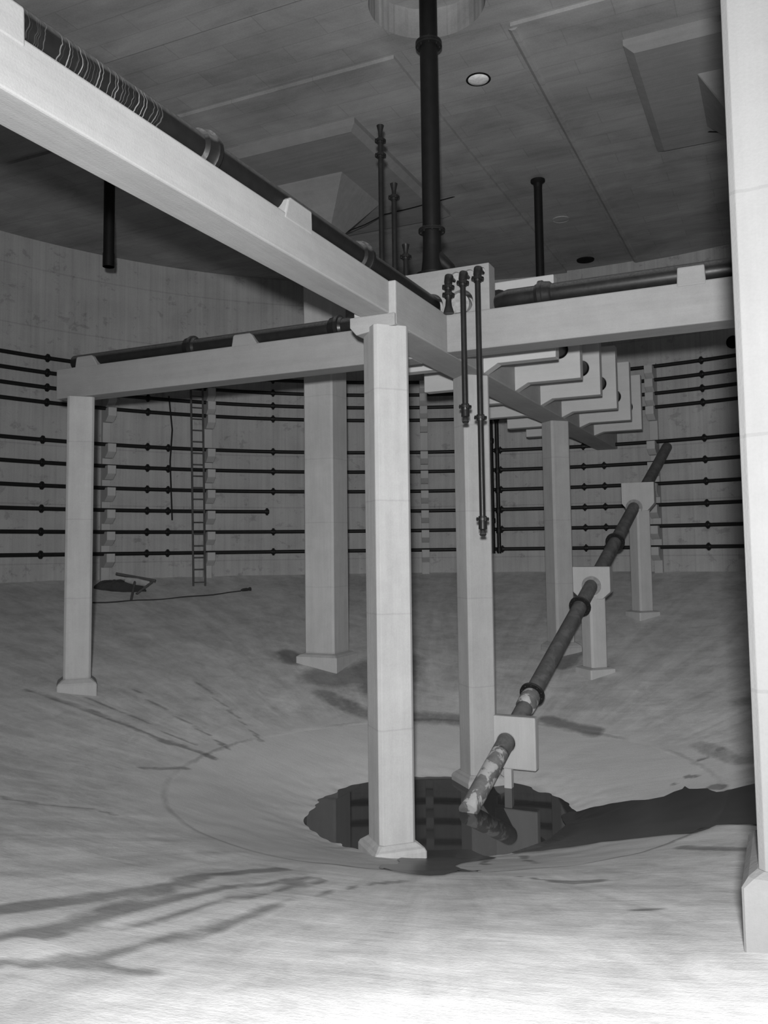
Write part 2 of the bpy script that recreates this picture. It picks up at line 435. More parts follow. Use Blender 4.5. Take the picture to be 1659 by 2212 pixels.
def make_floor():
    NA = 300
    rs = [0.0]
    r = .05
    while r < 4.7:
        rs.append(r)
        r += .022 if r < 1.5 else .028
        if abs(r - 1.28) < .012: r = 1.281
    rs += [1.268, 1.281]; rs = sorted(set(rs))
    rs.append(4.7)
    vs = []; fs = []; wet = []
    vs.append((0, 0, PROF[0][1])); wet.append(0)
    for r in rs[1:]:
        for i in range(NA):
            a = 2*PI*i/NA
            # finer spokes where the camera looks: not needed, spacing is even
            rr = r + (noise.noise(Vector((math.cos(a)*7, math.sin(a)*7, 5))) * .012 if 1.2 < r < 1.4 else 0) + 0.0
            x = rr*math.cos(a); y = rr*math.sin(a)
            z = zf(x, y)
            if r > 1.275: z += .003 + .003*noise.noise(Vector((x*4, y*4, 6)))
            z += bumps(x, y, r)
            vs.append((x, y, z)); wet.append(wetness(x, y))
    for i in range(NA): fs.append((0, 1+i, 1+(i+1) % NA))
    for k in range(len(rs) - 2):
        b0 = 1 + k*NA; b1 = b0 + NA
        for i in range(NA):
            j = (i+1) % NA; fs.append((b0+i, b1+i, b1+j, b0+j))
    me = bpy.data.meshes.new('floor')
    me.from_pydata([(x*S, y*S, z*S) for x, y, z in vs], [], fs); me.update()
    at = me.attributes.new('wet', 'FLOAT', 'POINT'); at.data.foreach_set('value', wet)
    me.polygons.foreach_set('use_smooth', [True]*len(me.polygons))
    try: me.set_sharp_from_angle(angle=math.radians(30))
    except Exception: pass
    me.materials.append(M_FLOOR)
    o = bpy.data.objects.new('floor', me); COL.objects.link(o); o['kind'] = 'structure'
    return o
make_floor()

# ------------------------------------------------------------------ wall and ceiling
ZC = 4.04; RW = 4.6
def ring_pts(r, z, n=128): return [(r*math.cos(2*PI*i/n), r*math.sin(2*PI*i/n), z) for i in range(n)]
wb = MB()
n = 128
a0 = ring_pts(RW, .8); a1 = ring_pts(RW, ZC+.2); a2 = ring_pts(RW+.12, ZC+.2); a3 = ring_pts(RW+.12, .8)
wb.loft([a0, a1, a2, a3, a0], cap=False)
wo = wb.build('wall_round', M_WALL, smooth=True, kind='structure')
# ceiling: four slab fields with a shallow cross band between them and a round manhole recess in the middle
def ceiling():
    cb = MB(); RO = RW + .1; R1 = .30; HB = .34; nn = 96
    angs = [2*PI*i/nn for i in range(nn)]
    # cross band level with a circular hole, outer circle
    inner = [(R1*math.cos(a), R1*math.sin(a), ZC) for a in angs]
    outer = [(RO*math.cos(a), RO*math.sin(a), ZC) for a in angs]
    top = [(RO*math.cos(a), RO*math.sin(a), ZC+.2) for a in angs]
    cb.loft([inner, outer, top], cap=False)
    # recess walls with staggered shutter boards
    rec = []
    r1 = [(R1*(1 + (.012 if (i//3) % 2 else 0))*math.cos(a), R1*(1 + (.012 if (i//3) % 2 else 0))*math.sin(a), ZC) for i, a in enumerate(angs)]
    r2 = [(x, y, ZC+.17) for x, y, z in r1]
    r3 = [(.20*math.cos(a), .20*math.sin(a), ZC+.17) for a in angs]
    r4 = [(.20*math.cos(a), .20*math.sin(a), ZC+.5) for a in angs]
    cb.loft([r1, r2, r3, r4], cap=False)
    k = len(cb.v); cb.v += r4; cb.f.append(tuple(k+i for i in range(nn)))
    o = cb.build('ceiling', M_CEIL, smooth=False, kind='structure')
    # slab fields, 4 quadrants hanging slightly lower
    for q in range(4):
        sx = 1 if q in (0, 3) else -1; sy = 1 if q in (0, 1) else -1
        pts = []
        a_s = math.asin(HB/RO); 
        for i in range(25):
            a = a_s + (PI/2 - 2*a_s)*i/24
            pts.append((RO*math.cos(a)*sx, RO*math.sin(a)*sy))
        pts.append((HB*sx, HB*sy))
        f = MB(); m_ = len(pts)
        f.loft([[(x, y, ZC-.022) for x, y in pts], [(x, y, ZC+.01) for x, y in pts]])
        fo = f.build('slab_field', M_CEIL, parent=o)
    fl = MB()
    fl.loft([[(.322, yy, ZC-.021), (.340, yy, ZC-.034), (.362, yy, ZC-.034), (.375, yy, ZC-.021)] for yy in (.36, 1.4, 2.6, 4.55)])
    fl.build('fillet', M_CEIL, parent=o)
ceiling()

# ------------------------------------------------------------------ beams with their saddles
def saddle(parent, along, c, x0, x1, zt, half):
    """A tapered block over the pipe. along: axis of beam. c: beam centre line, x0..x1 extent along, half width."""
    if along == 'y': prof = [(x0-.02, 2.37), (x0+.006, zt-.012), (x0+.02, zt), (x1-.004, zt), (x1, 2.37)]
    else: prof = [(x0, 2.37), (x0+.004, zt), (x1-.004, zt), (x1, 2.37)]
    m = MB()
    if along == 'y':
        rings = [[(c+s*half, p, z) for p, z in prof] for s in (1, -1)]
    else:
        rings = [[(p, c+s*half, z) for p, z in prof] for s in (-1, 1)]
    m.loft(rings)
    return m.build('saddle', M_BEAM_Y if along == 'y' else M_BEAM_X, parent=parent, origin=parent_o(parent), bevel=.006)
def parent_o(p): return Vector(p['_w']) / S
A = thing('long_beam', 'long pale concrete beam running from upper left over the columns to the far wall', 'beam', (0, 0, 2.2))
m = MB().box(-.07, .07, -4.6, -.665, 2.25, 2.392); m.build('shallow_span', M_BEAM_Y, A, (0,0,2.2), bevel=.006)
m = MB().box(-.10, .10, -.665, 4.6, 2.2, 2.392); m.build('deep_span', M_BEAM_Y, A, (0,0,2.2), bevel=.006)
saddle(A, 'y', 0, -1.49, -1.32, 2.455, .072); saddle(A, 'y', 0, -2.78, -2.60, 2.462, .072)
B = thing('cross_beam', 'pale concrete cross beam running right from the junction block behind the right column', 'beam', (1.2, 0, 2.2))
m = MB().box(.10, 2.42, -.068, .09, 2.2, 2.388); m.build('span', M_BEAM_X, B, (1.2,0,2.2), bevel=.006)
# small haunch at the junction
m = MB().loft([[(.10,-.068,2.2),(.16,-.068,2.2),(.10,-.068,2.12)],[(.10,.09,2.2),(.16,.09,2.2),(.10,.09,2.12)]])
saddle(B, 'x', .0, 1.17, 1.29, 2.456, .072); 
Cb = thing('cross_beam', 'grey concrete cross beam running left from the long beam to the left slender column', 'beam', (-1.2, 0, 2.2))
m = MB().box(-2.49, -.10, -.02, .12, 2.2, 2.386); m.build('span', M_BEAM_X, Cb, (-1.2,0,2.2), bevel=.006)
for x0, x1 in ((-2.34, -2.18), (-1.19, -1.04)):
    prof = [(x0, 2.38), (x0+.01, 2.442), (x0+.02, 2.448), (x1-.03, 2.448), (x1-.015, 2.435), (x1+.02, 2.38)]
    m = MB().loft([[(p, y, z) for p, z in prof] for y in (-.02, .11)])
    m.build('saddle', M_BEAM_X, Cb, (-1.2,0,2.2), bevel=.006)

# ------------------------------------------------------------------ slender columns (square turned 45 deg, arrises cut)
def diamond(x, y, half, ch, z):
    """Square of side 2*half turned by 45 deg with chamfered corners."""
    base = []
    for k in range(4):
        a = PI/4 + k*PI/2      # corner directions in the square's frame
        cx, cy = half*math.copysign(1, math.cos(a)), half*math.copysign(1, math.sin(a))
        if k % 2 == 0: p1 = (cx, cy - math.copysign(ch, cy)); p2 = (cx - math.copysign(ch, cx), cy)
        else: p1 = (cx - math.copysign(ch, cx), cy); p2 = (cx, cy - math.copysign(ch, cy))
        base += [p1, p2]
    c = math.cos(PI/4)
    return [(x + (px*c - py*c), y + (px*c + py*c), z) for px, py in base]
def slender(label, x, y, ztop=2.2, half=.0785, ch=.014, mat=None, base=True):
    zb = zf(x, y)
    t = thing('slender_column', label, 'column', (x, y, zb), 'slender concrete columns under the beams')
    mt = mat or M_COLUMN
    m = MB(); m.loft([diamond(x, y, half, ch, zb-.05), diamond(x, y, half, ch, ztop)]); m.build('shaft', mt, t, (x, y, zb), bevel=.003)
    if base:
        m = MB(); zt = zb + .045
        m.loft([diamond(x, y, half+.034, .006, zb-.09), diamond(x, y, half+.034, .006, zt-.012),
                diamond(x, y, half+.028, .006, zt), diamond(x, y, half+.004, .012, zt+.022)])
        m.build('plinth', mt, t, (x, y, zb), bevel=.003)
    return t
c1 = slender('nearest slender column, bright, standing at the edge of the puddle under the corbel', .025, -.61)
m = MB()   # corbel under the long beam at the head of the nearest column
m.loft([[(-.115,-.675,2.249),(-.115,-.675,2.205),(-.085,-.675,2.17),(.098,-.675,2.196),(.098,-.675,2.249)],
        [(-.115,-.50,2.249),(-.115,-.50,2.205),(-.085,-.50,2.17),(.098,-.50,2.196),(.098,-.50,2.249)]])
m.build('corbel', M_BEAM_X, c1, (.025,-.61,zf(.025,-.61)), bevel=.004)
slender('second slender column along the long beam, behind the two hanging valve pipes', 0, .57)
slender('third slender column along the long beam, behind the stepped brackets', 0, 2.50)
slender('left slender column carrying the left end of the cross beam', -2.335, 0.03)
slender('slender column carrying the right end of the cross beam, behind the big right column', 2.27, 0.03)

# ------------------------------------------------------------------ tall square columns with capitals and drop panels
def tall(label, x, y, panel, cap_half, half=.13, M_COLUMN=M_TALL, ph=0.0, ov=.045):
    zb = zf(x, y)
    t = thing('tall_column', label, 'column', (x, y, zb), 'tall square columns up to the ceiling')
    o = (x, y, zb)
    def sq(h, z, ch): 
        return [(x-h+ch,y-h,z),(x+h-ch,y-h,z),(x+h,y-h+ch,z),(x+h,y+h-ch,z),(x+h-ch,y+h,z),(x-h+ch,y+h,z),(x-h,y+h-ch,z),(x-h,y-h+ch,z)]
    MB().loft([sq(half, zb-.05, .012), sq(half, 3.72, .012)]).build('shaft', M_COLUMN, t, o, bevel=.002)
    MB().loft([sq(half+ov, zb-.12, .004), sq(half+ov, zb+.05+ph, .004), sq(half+ov*.6, zb+.065+ph, .01), sq(half+.002, zb+.075+ph, .012)]).build('plinth', M_COLUMN, t, o)
    MB().loft([sq(half, 3.68, .012), sq(cap_half, 3.975, .004)]).build('capital', M_PANEL, t, o)
    x0, x1, y0, y1 = panel
    MB().loft([[(x0+.05,y0+.05,3.955),(x1-.05,y0+.05,3.955),(x1-.05,y1-.05,3.955),(x0+.05,y1-.05,3.955)],
               [(x0,y0,3.985),(x1,y0,3.985),(x1,y1,3.985),(x0,y1,3.985)],
               [(x0,y0,4.05),(x1,y0,4.05),(x1,y1,4.05),(x0,y1,4.05)]]).build('drop_panel', M_PANEL, t, o)
    return t
tall('tall square column beyond the left cross beam, with a dark damp patch at its foot', -1.545, 1.70, (-2.28,-.84,.83,2.57), .34, .122)
tall('huge bright near column filling the right edge', 1.613, -2.07, (.9,2.3,-2.8,-1.3), .36, .13, M_NEARCOL_DIM, .075, .028)
tall('tall column whose capital and drop panel show at the upper right beside the near column', 1.55, 1.50, (.86,2.26,.73,2.13), .36, .13)

# ------------------------------------------------------------------ bracket slabs with holes, along the long beam
def slab_mesh(outline, holes, y0, y1):
    bm = bmesh.new(); edges = []
    for loop in [outline] + holes:
        vs = [bm.verts.new((x*S, y0*S, z*S)) for x, z in loop]
        edges += [bm.edges.new((vs[i], vs[(i+1) % len(vs)])) for i in range(len(vs))]
    bmesh.ops.triangle_fill(bm, edges=edges, use_beauty=True, use_dissolve=False)
    r = bmesh.ops.extrude_face_region(bm, geom=list(bm.faces))
    bmesh.ops.translate(bm, vec=(0, (y1-y0)*S, 0), verts=[g for g in r['geom'] if isinstance(g, bmesh.types.BMVert)])
    bmesh.ops.recalc_face_normals(bm, faces=bm.faces)
    return bm
def slab(name, mat, parent, outline, holes, y0, y1, origin, bevel=.005):
    bm = slab_mesh(outline, holes, y0, y1)
    bmesh.ops.translate(bm, vec=-Vector(origin)*S, verts=bm.verts)
    me = bpy.data.meshes.new(name); bm.to_mesh(me); bm.free(); me.materials.append(mat)
    o = bpy.data.objects.new(name, me); COL.objects.link(o)
    if parent: o.parent = parent; o.location = Vector(origin)*S - world_loc(parent)
    else: o.location = Vector(origin)*S
    o['_w'] = list(Vector(origin)*S)
    if bevel:
        b = o.modifiers.new('bevel', 'BEVEL'); b.width = bevel*S; b.segments = 2; b.limit_method = 'ANGLE'; b.angle_limit = math.radians(40)
    return o
def circ(x, z, r, n=28): return [(x + r*math.cos(2*PI*i/n), z + r*math.sin(2*PI*i/n)) for i in range(n)]
ys = [.5, 1.1, 1.7, 2.3, 2.9, 3.47]
sl_labels = ['first stepped bracket slab, nearest, above the second slender column',
             'second stepped bracket slab from the nearest, with a dark round hole beside the first',
             'third stepped bracket slab from the nearest along the long beam',
             'fourth stepped bracket slab from the nearest, its top just visible under the cross beam',
             'fifth stepped bracket slab from the nearest, behind the third slender column',
             'sixth and farthest stepped bracket slab, by the far end of the long beam']
for k, y in enumerate(ys):
    zb = 2.25 - .004*k
    ol = [(-.102, 2.204), (.102, 2.204), (.178, zb), (.497, zb), (.497, 2.695), (-.497, 2.695), (-.497, zb), (-.178, zb)]
    o = slab('bracket_slab', M_BRACKET, None, ol, [circ(.375, 2.425, .053), circ(-.375, 2.425, .053)], y, y+.078, (0, y, 2.204))
    tag(o, sl_labels[k], 'concrete bracket', 'stepped bracket slabs along the long beam')
J = thing('junction_block', 'upright concrete block with pipe holes where the beams cross', 'concrete block', (0, 0, 2.385))
slab('block', M_BEAM_X, J, [(-.32, 2.385), (.32, 2.385), (.32, 2.615), (-.32, 2.615)],
     [circ(.02, 2.44, .062), circ(.175, 2.44, .062), circ(.15, 2.568, .0265, 20), circ(.217, 2.570, .0265, 20), circ(.276, 2.574, .0265, 20)], -.06, .03, (0, 0, 2.385), .008)
for hx, hz in ((.15,2.568),(.217,2.570),(.276,2.574)):
    MB().cyl((hx,-.045,hz), (hx,.02,hz), .026, 20).build('plug', M_HOLE, J, (0,0,2.385), smooth=True)
# pale round plug standing in the second large hole
MB().cyl((.150,-.03,2.44), (.150,.02,2.44), .057, 28).build('plug', M_HOLE, J, (0,0,2.385), smooth=True)

# ------------------------------------------------------------------ flange proto meshes (axis +Z, layout units)
def flange_bm(r, th, nb, rb):
    m = MB(); m.lathe([(r*.62, -th*1.6), (r*.66, -th*.55), (r, -th*.55), (r, -th*.08), (r*.9, -th*.04), (r*.9, th*.04), (r, th*.08), (r, th*.55), (r*.66, th*.55), (r*.62, th*1.6)], (0,0,0), (0,0,1), 20)
    for i in range(nb):
        a = 2*PI*(i+.5)/nb
        x, y = r*.82*math.cos(a), r*.82*math.sin(a)
        m.lathe([(rb, -th*1.0), (rb, th*1.0)], (x, y, 0), (0,0,1), 6)
    return m
def mk(name, mb, mat): return mb.build(name, mat, smooth=True)
proto_store = {}
def flange(parent, loc, axis, r, th, nb=8, rb=.004, name='flange', mat=None):
    key = (round(r,4), round(th,4), nb, name, (mat or M_IRON).name)
    if key not in proto_store: proto_store[key] = mk(name, flange_bm(r, th, nb, rb), mat or M_IRON)
    return place(proto_store[key], parent, loc, axis)
def bell_bm(r):
    return MB().lathe([(r*1.0, -.05), (r*1.22, -.04), (r*1.3, -.012), (r*1.42, -.006), (r*1.42, .012), (r*1.2, .016), (r*1.05, .03)], (0,0,0), (0,0,1), 24)
def bell(parent, loc, axis, r, mat):
    key = ('bell', round(r,4), mat.name)
    if key not in proto_store: proto_store[key] = mk('socket_joint', bell_bm(r), mat)
    return place(proto_store[key], parent, loc, axis)

# ------------------------------------------------------------------ pipes on the beams
P1 = thing('main_pipe', 'fat tarred pipe with lime drips lying along the near part of the long beam', 'pipe', (0, -2, 2.45))
MB().cyl((0,-4.5,2.452), (0,-.015,2.452), .052, 28).build('pipe_run', M_MAIN, P1, (0,-2,2.45), smooth=True)
for y in (-1.87, -.81, -3.0): bell(P1, (0, y, 2.452), (0,1,0), .052, M_MAIN)
P2 = thing('cross_pipe', 'fat dark pipe lying along the right cross beam', 'pipe', (1.2, 0, 2.44))
m = MB().tube([(.335,.055,2.44),(.36,.03,2.44),(.40,.008,2.44),(.46,.0,2.44),(.7,0,2.44),(2.4,0,2.44)], [.044,.048,.05,.047,.047,.047], 28)
m.build('pipe_run', M_CROSSP, P2, (1.2,0,2.44), smooth=True); bell(P2, (.56, 0, 2.44), (-1,0,0), .047, M_CROSSP)
flange(P2, (.335, .055, 2.44), (1,-.9,0), .07, .012)
P3 = thing('cross_pipe', 'dark pipe lying along the left cross beam behind the nearest column', 'pipe', (-1.2, .05, 2.43))
MB().cyl((-2.40,.05,2.428), (-.11,.05,2.428), .047, 24).build('pipe_run', M_CROSSP, P3, (-1.2,.05,2.43), smooth=True)
for x in (-1.50, -.55): bell(P3, (x, .05, 2.428), (1,0,0), .047, M_CROSSP)
P3b = thing('side_pipe', 'second pipe in the slab holes on the right of the long beam', 'pipe', (.375, 2, 2.425))
bpy.data.objects.remove(P3b)
for sx, lab in ((1, 'dark pipe threaded through the holes of the stepped slabs right of the long beam'), (-1, 'dark pipe threaded through the holes of the stepped slabs left of the long beam')):
    t = thing('side_pipe', lab, 'pipe', (.375*sx, 2, 2.425))
    MB().cyl((.375*sx,.46,2.425), (.375*sx,3.60,2.425), .046, 24).build('pipe_run', M_RISER, t, (.375*sx,2,2.425), smooth=True)

# central riser
P4 = thing('ceiling_pipe', 'thick black vertical pipe from the junction block up into the round ceiling recess', 'pipe', (-.005, .03, 2.62))
MB().cyl((-.005,.03,2.62), (-.005,.03,4.5), .046, 28).build('pipe_run', M_RISER, P4, (-.005,.03,2.62), smooth=True)
flange(P4, (-.005,.03,3.84), (0,0,1), .068, .022, 8, .006); flange(P4, (-.005,.03,2.855), (0,0,1), .068, .014, 8, .006)
MB().lathe([(.085,0),(.085,.012),(.058,.016),(.05,.08),(.046,.16)], (-.005,.03,2.618), (0,0,1), 24).build('foot', M_RISER, P4, (-.005,.03,2.62), smooth=True)
MB().tube([(-.005,.03,2.76),(.02,.04,2.72),(.05,.05,2.685),(.075,.06,2.66),(.08,.065,2.63)], [.02,.034,.034,.03,.034], 16).build('branch', M_RISER, P4, (-.005,.03,2.62), smooth=True)

def hanging(label, x, y, zb, zt, r, top_flange=True, bottom_flange=False, r2=None):
    t = thing('hanging_pipe', label, 'pipe', (x, y, zb))
    MB().cyl((x,y,zb), (x,y,zt), r, 20).build('pipe_run', M_RISER, t, (x,y,zb), smooth=True)
    if top_flange: 
        MB().lathe([(r,0),(r*1.1,.03),(r*1.75,.045),(r*1.75,.06)], (x,y,zt-.062), (0,0,1), 20).build('top_collar', M_RISER, t, (x,y,zb), smooth=True)
    if bottom_flange:
        MB().lathe([(r*1.08,0),(r*1.08,.1)], (x,y,zb), (0,0,1), 20).build('end_sleeve', M_RISER, t, (x,y,zb), smooth=True)
    return t
hanging('black vertical pipe with a flared collar at the ceiling, right of the thick central pipe', -.03, 2.29, 2.64, 4.02, .031)
hanging('short dark pipe end hanging from the ceiling at the left below the long beam', -2.90, .86, 3.36, 4.03, .040, False, True)

# ------------------------------------------------------------------ valve pipes at the junction block
def nozzle_up(parent, x, y, z, s=1):
    o = parent_o(parent)
    MB().lathe([(.013,0),(.013,.008),(.010,.014),(.012,.05),(.020,.085),(.018,.087)], (x,y,z), (0,0,s), 16).build('nozzle', M_IRON, parent, o, smooth=True)
def valve_up(label, x, y, z0, z1, fl):
    t = thing('valve_pipe', label, 'pipe', (x, y, z0), 'upright valve pipes behind the main pipe')
    MB().tube([(x+.05,y-.06,z0-.005),(x+.02,y-.03,z0-.01),(x,y,z0+.02),(x,y,z0+.08),(x,y,z1-.08)], .0135, 14).build('pipe_run', M_IRON, t, (x,y,z0), smooth=True)
    for z in fl: flange(t, (x,y,z), (0,0,1), .030, .009, 4, .006)
    nozzle_up(t, x, y, z1-.085)
valve_up('tallest of the three upright valve pipes left of the central pipe', -.318, .1, 2.60, 3.51, (3.425, 3.345))
valve_up('middle of the three upright valve pipes left of the central pipe', -.243, .1, 2.60, 3.175, (3.10,))
valve_up('shortest of the three upright valve pipes left of the central pipe', -.180, .1, 2.60, 2.835, (2.77, 2.635))
def valve_down(label, x, zt, zb, fls, blob):
    t = thing('valve_pipe', label, 'pipe', (x, -.13, zb), 'drooping valve pipes on the junction block face')
    o = (x, -.13, zb); zc = zt
    MB().tube([(x,-.046,zc),(x,-.085,zc+.002),(x,-.10,zc+.002),(x,-.12,zc-.004),(x,-.13,zc-.03),(x,-.13,zc-.05)], [.009,.010,.017,.021,.020,.016], 16).build('elbow', M_IRON, t, o, smooth=True)
    MB().cyl((x,-.13,zb), (x,-.13,zc-.04), .0135, 16).build('pipe_run', M_IRON, t, o, smooth=True)
    for z in fls: flange(t, (x,-.13,z), (0,0,1), .030, .009, 4, .006)
    if blob == 'cone': MB().lathe([(.017,0),(.013,.02),(.016,.05),(.026,.085),(.024,.087)], (x,-.13,zb+.005), (0,0,-1), 18).build('nozzle', M_IRON, t, o, smooth=True)
    else: MB().lathe([(.017,0),(.019,.03),(.02,.05),(.015,.052),(.010,.056),(.013,.07),(.017,.075),(.012,.082)], (x,-.13,zb+.005), (0,0,-1), 18).build('nozzle', M_IRON, t, o, smooth=True)
    return t
valve_down('stubby valve with a flared nozzle on the junction block', .138, 2.555, 2.455, (2.500, 2.462), 'cone')
valve_down('shorter of the two long valve pipes hanging past the second column', .212, 2.560, 1.915, (2.510, 1.915), 'x')
valve_down('longest valve pipe, hanging with a flange halfway and one at its foot', .286, 2.572, 1.385, (2.520, 1.858, 1.385), 'x')

# ------------------------------------------------------------------ sloping pipe, its piers and low block
def lnp(y): return Vector((.175 + .097*(y-.5), y, .233 + .483*(y-.5)))
sd = (lnp(1)-lnp(0)).normalized()
SP = thing('sloping_pipe', 'long grey pipe sloping from the far wall through the piers into the puddle', 'pipe', lnp(.03))
so = lnp(.03)
MB().cyl(lnp(.42), lnp(4.54), .047, 28).build('pipe_run', M_SLOPE, SP, so, smooth=True)
lo = MB().lathe([(.047,0),(.047,(lnp(.43)-lnp(.03)).length)], lnp(.03), sd, 28)
low = lo.build('muddy_end', M_MUDDY, SP, so, smooth=True); low['label'] = 'mud-spattered pale lower end'
for y in (1.80, .90, 2.68): flange(SP, lnp(y), sd, .072, .014, 10, .005)
MB().lathe([(.047,0),(.054,.01),(.056,.09),(.05,.12)], lnp(.78), sd, 28).build('sleeve', M_MUDDY, SP, so, smooth=True)
def pier(label, x0, x1, y, zc0, zc1, ztop, px0, px1):
    pc = lnp(y); xc = (px0+px1)/2; zb = zf(xc, y+.04)
    t = thing('pipe_pier', label, 'pier', (xc, y+.05, zb), 'piers carrying the sloping pipe')
    ol = [(px0+.005, zc0-.005), (px1-.005, zc0-.005), (x1, zc1), (x1, ztop), (x0, ztop), (x0, zc1)]
    slab('cap', M_PIER, t, ol, [circ(pc.x, pc.z, .05)], y-.005, y+.11, (xc, y+.05, zb), .006)
    MB().loft([diamond(xc, y+.055, .064, .012, zb-.05), diamond(xc, y+.055, .064, .012, zc0+.01)]).build('post', M_PIER, t, (xc, y+.05, zb), bevel=.003)
    MB().loft([diamond(xc, y+.055, .10, .006, zb-.09), diamond(xc, y+.055, .10, .006, zb+.035), diamond(xc, y+.055, .075, .006, zb+.045)]).build('plinth', M_PIER, t, (xc, y+.05, zb), bevel=.004)
    m = MB(); m.lathe([(.066,0),(.066,.007)], Vector((pc.x+.004, y-.010, pc.z+.004)), (0,1,0), 28)
    m.build('mortar_ring', M_RING, t, (xc, y+.05, zb), smooth=True)
pier('nearer slim concrete pier with a square cap holding the sloping pipe', .201, .456, 2.05, .90, .945, 1.117, .248, .405)
pier('farther slim concrete pier with a square cap near the far wall', .350, .605, 3.25, 1.545, 1.60, 1.768, .395, .557)
LB = thing('pipe_block', 'low square concrete block round the sloping pipe beside the second column', 'concrete block', (.24, .5, .1))
pc = lnp(.5)
slab('block', M_PIER, LB, [(.108,.10),(.336,.10),(.336,.372),(.108,.372)], [circ(pc.x, pc.z, .05)], .5, .56, (.24,.5,.1), .008)
MB().box(.16, .20, .51, .55, zf(.2,.53)-.03, .102).build('support', M_PIER, LB, (.24,.5,.1), bevel=.002)

# ------------------------------------------------------------------ pipe rings on the wall
ring_z = [2.955, 2.825, 2.695, 2.564, 2.235, 2.037, 1.838, 1.638, 1.440, 1.243]
ord_ = ['top wall pipe of the upper group of four', 'second wall pipe from the top of the upper group',
        'third wall pipe from the top of the upper group', 'lowest wall pipe of the upper group of four',
        'top wall pipe of the lower group', 'second wall pipe from the top of the lower group',
        'third wall pipe from the top of the lower group', '', 'second wall pipe from the floor', 'lowest wall pipe, just above the floor']
def arc(z, a0, a1, r=4.5, step=2.5):
    k = max(2, int(abs(a1-a0)/step))
    return [(r*math.cos(math.radians(a0+(a1-a0)*i/k)), r*math.sin(math.radians(a0+(a1-a0)*i/k)), z) for i in range(k+1)]
def wall_pipe(label, z, a0, a1, fl, ends=()):
    am = math.radians((a0+a1)/2)
    t = thing('wall_pipe', label, 'pipe', (4.5*math.cos(am), 4.5*math.sin(am), z), 'horizontal pipes round the wall')
    MB().tube(arc(z, a0, a1), .0175, 12).build('pipe_run', M_WALLP, t, parent_o(t), smooth=True)
    for a in list(fl):
        if not (min(a0,a1) <= a <= max(a0,a1)): continue
        ar = math.radians(a)
        flange(t, (4.5*math.cos(ar), 4.5*math.sin(ar), z), (-math.sin(ar), math.cos(ar), 0), .036, .012, 4, .004, mat=M_WALLP)
    return t
FU = [159.8, 148.0, 132.4, 120.3, 78.3, 100.3, 60, 172]
FLW = [160.2, 148.0, 145.5, 132.4, 120.3, 103.1, 92.7, 90.2, 78.3, 60, 172]
for k, z in enumerate(ring_z):
    fl = FU if k < 4 else FLW
    if k == 7:
        wall_pipe('wall pipe of the lower group that stops at a flange left of the tall column', z, 133.1, 205, fl + [133.2])
        wall_pipe('wall pipe of the lower group that starts again behind the nearest column', z, 35, 117.5, fl + [117.4])
    else: wall_pipe(ord_[k], z, 35, 205, fl)

# riser pair joining the rings
for da, lab in ((0, 'left one of the two upright riser pipes against the far wall'), (-.75, 'right one of the two upright riser pipes against the far wall')):
    a = math.radians(104.2+da); x, y = 4.44*math.cos(a), 4.44*math.sin(a)
    t = thing('riser_pipe', lab, 'pipe', (x, y, 1.2), 'riser pipes against the far wall')
    MB().cyl((x,y,1.2), (x,y,2.85), .020, 14).build('pipe_run', M_WALLP, t, (x,y,1.2), smooth=True)
    for z in ((2.52,2.2,2.0,1.8,1.6,1.40,1.21) if da else (2.3, 1.5)): 
        MB().lathe([(.026,0),(.028,.01),(.028,.04),(.026,.05)], (x,y,z), (0,0,1), 14).build('collar', M_WALLP, t, (x,y,1.2), smooth=True)

# ------------------------------------------------------------------ wall posts with a corbel for each pipe
def post(label, deg):
    a = math.radians(deg); u = Vector((-math.cos(a), -math.sin(a), 0)); tg = Vector((-math.sin(a), math.cos(a), 0))
    b = -u*RW; zb = zf(b.x*.99, b.y*.99)
    t = thing('wall_post', label, 'post', (b.x, b.y, zb), 'concrete posts on the wall with pipe corbels')
    o = (b.x, b.y, zb)
    def P(d, s, z): p = b + u*d + tg*s; return (p.x, p.y, z)
    hw = .038
    MB().add([P(-.02,-hw,zb-.03),P(.045,-hw,zb-.03),P(.045,hw,zb-.03),P(-.02,hw,zb-.03),P(-.02,-hw,3.0),P(.045,-hw,3.0),P(.045,hw,3.0),P(-.02,hw,3.0)],
             [(0,1,2,3),(7,6,5,4),(0,4,5,1),(1,5,6,2),(2,6,7,3),(3,7,4,0)]).build('shaft', M_POST, t, o, bevel=.003)
    for z in ring_z:
        zt = z + .002
        prof = [(.04, zt), (.185, zt), (.185, zt-.075), (.11, zt-.125), (.04, zt-.125)]
        MB().loft([[P(d, s, zz) for d, zz in prof] for s in (-hw, hw)]).build('corbel', M_POST, t, o, bevel=.003)
post('wall post just right of the left slender column', 152.6)
post('wall post just right of the ladder', 140.4)
post('wall post seen between the nearest and second slender columns', 112.9)
post('wall post behind the farther pipe pier', 84.3)
post('wall post behind the huge right column', 56.5)

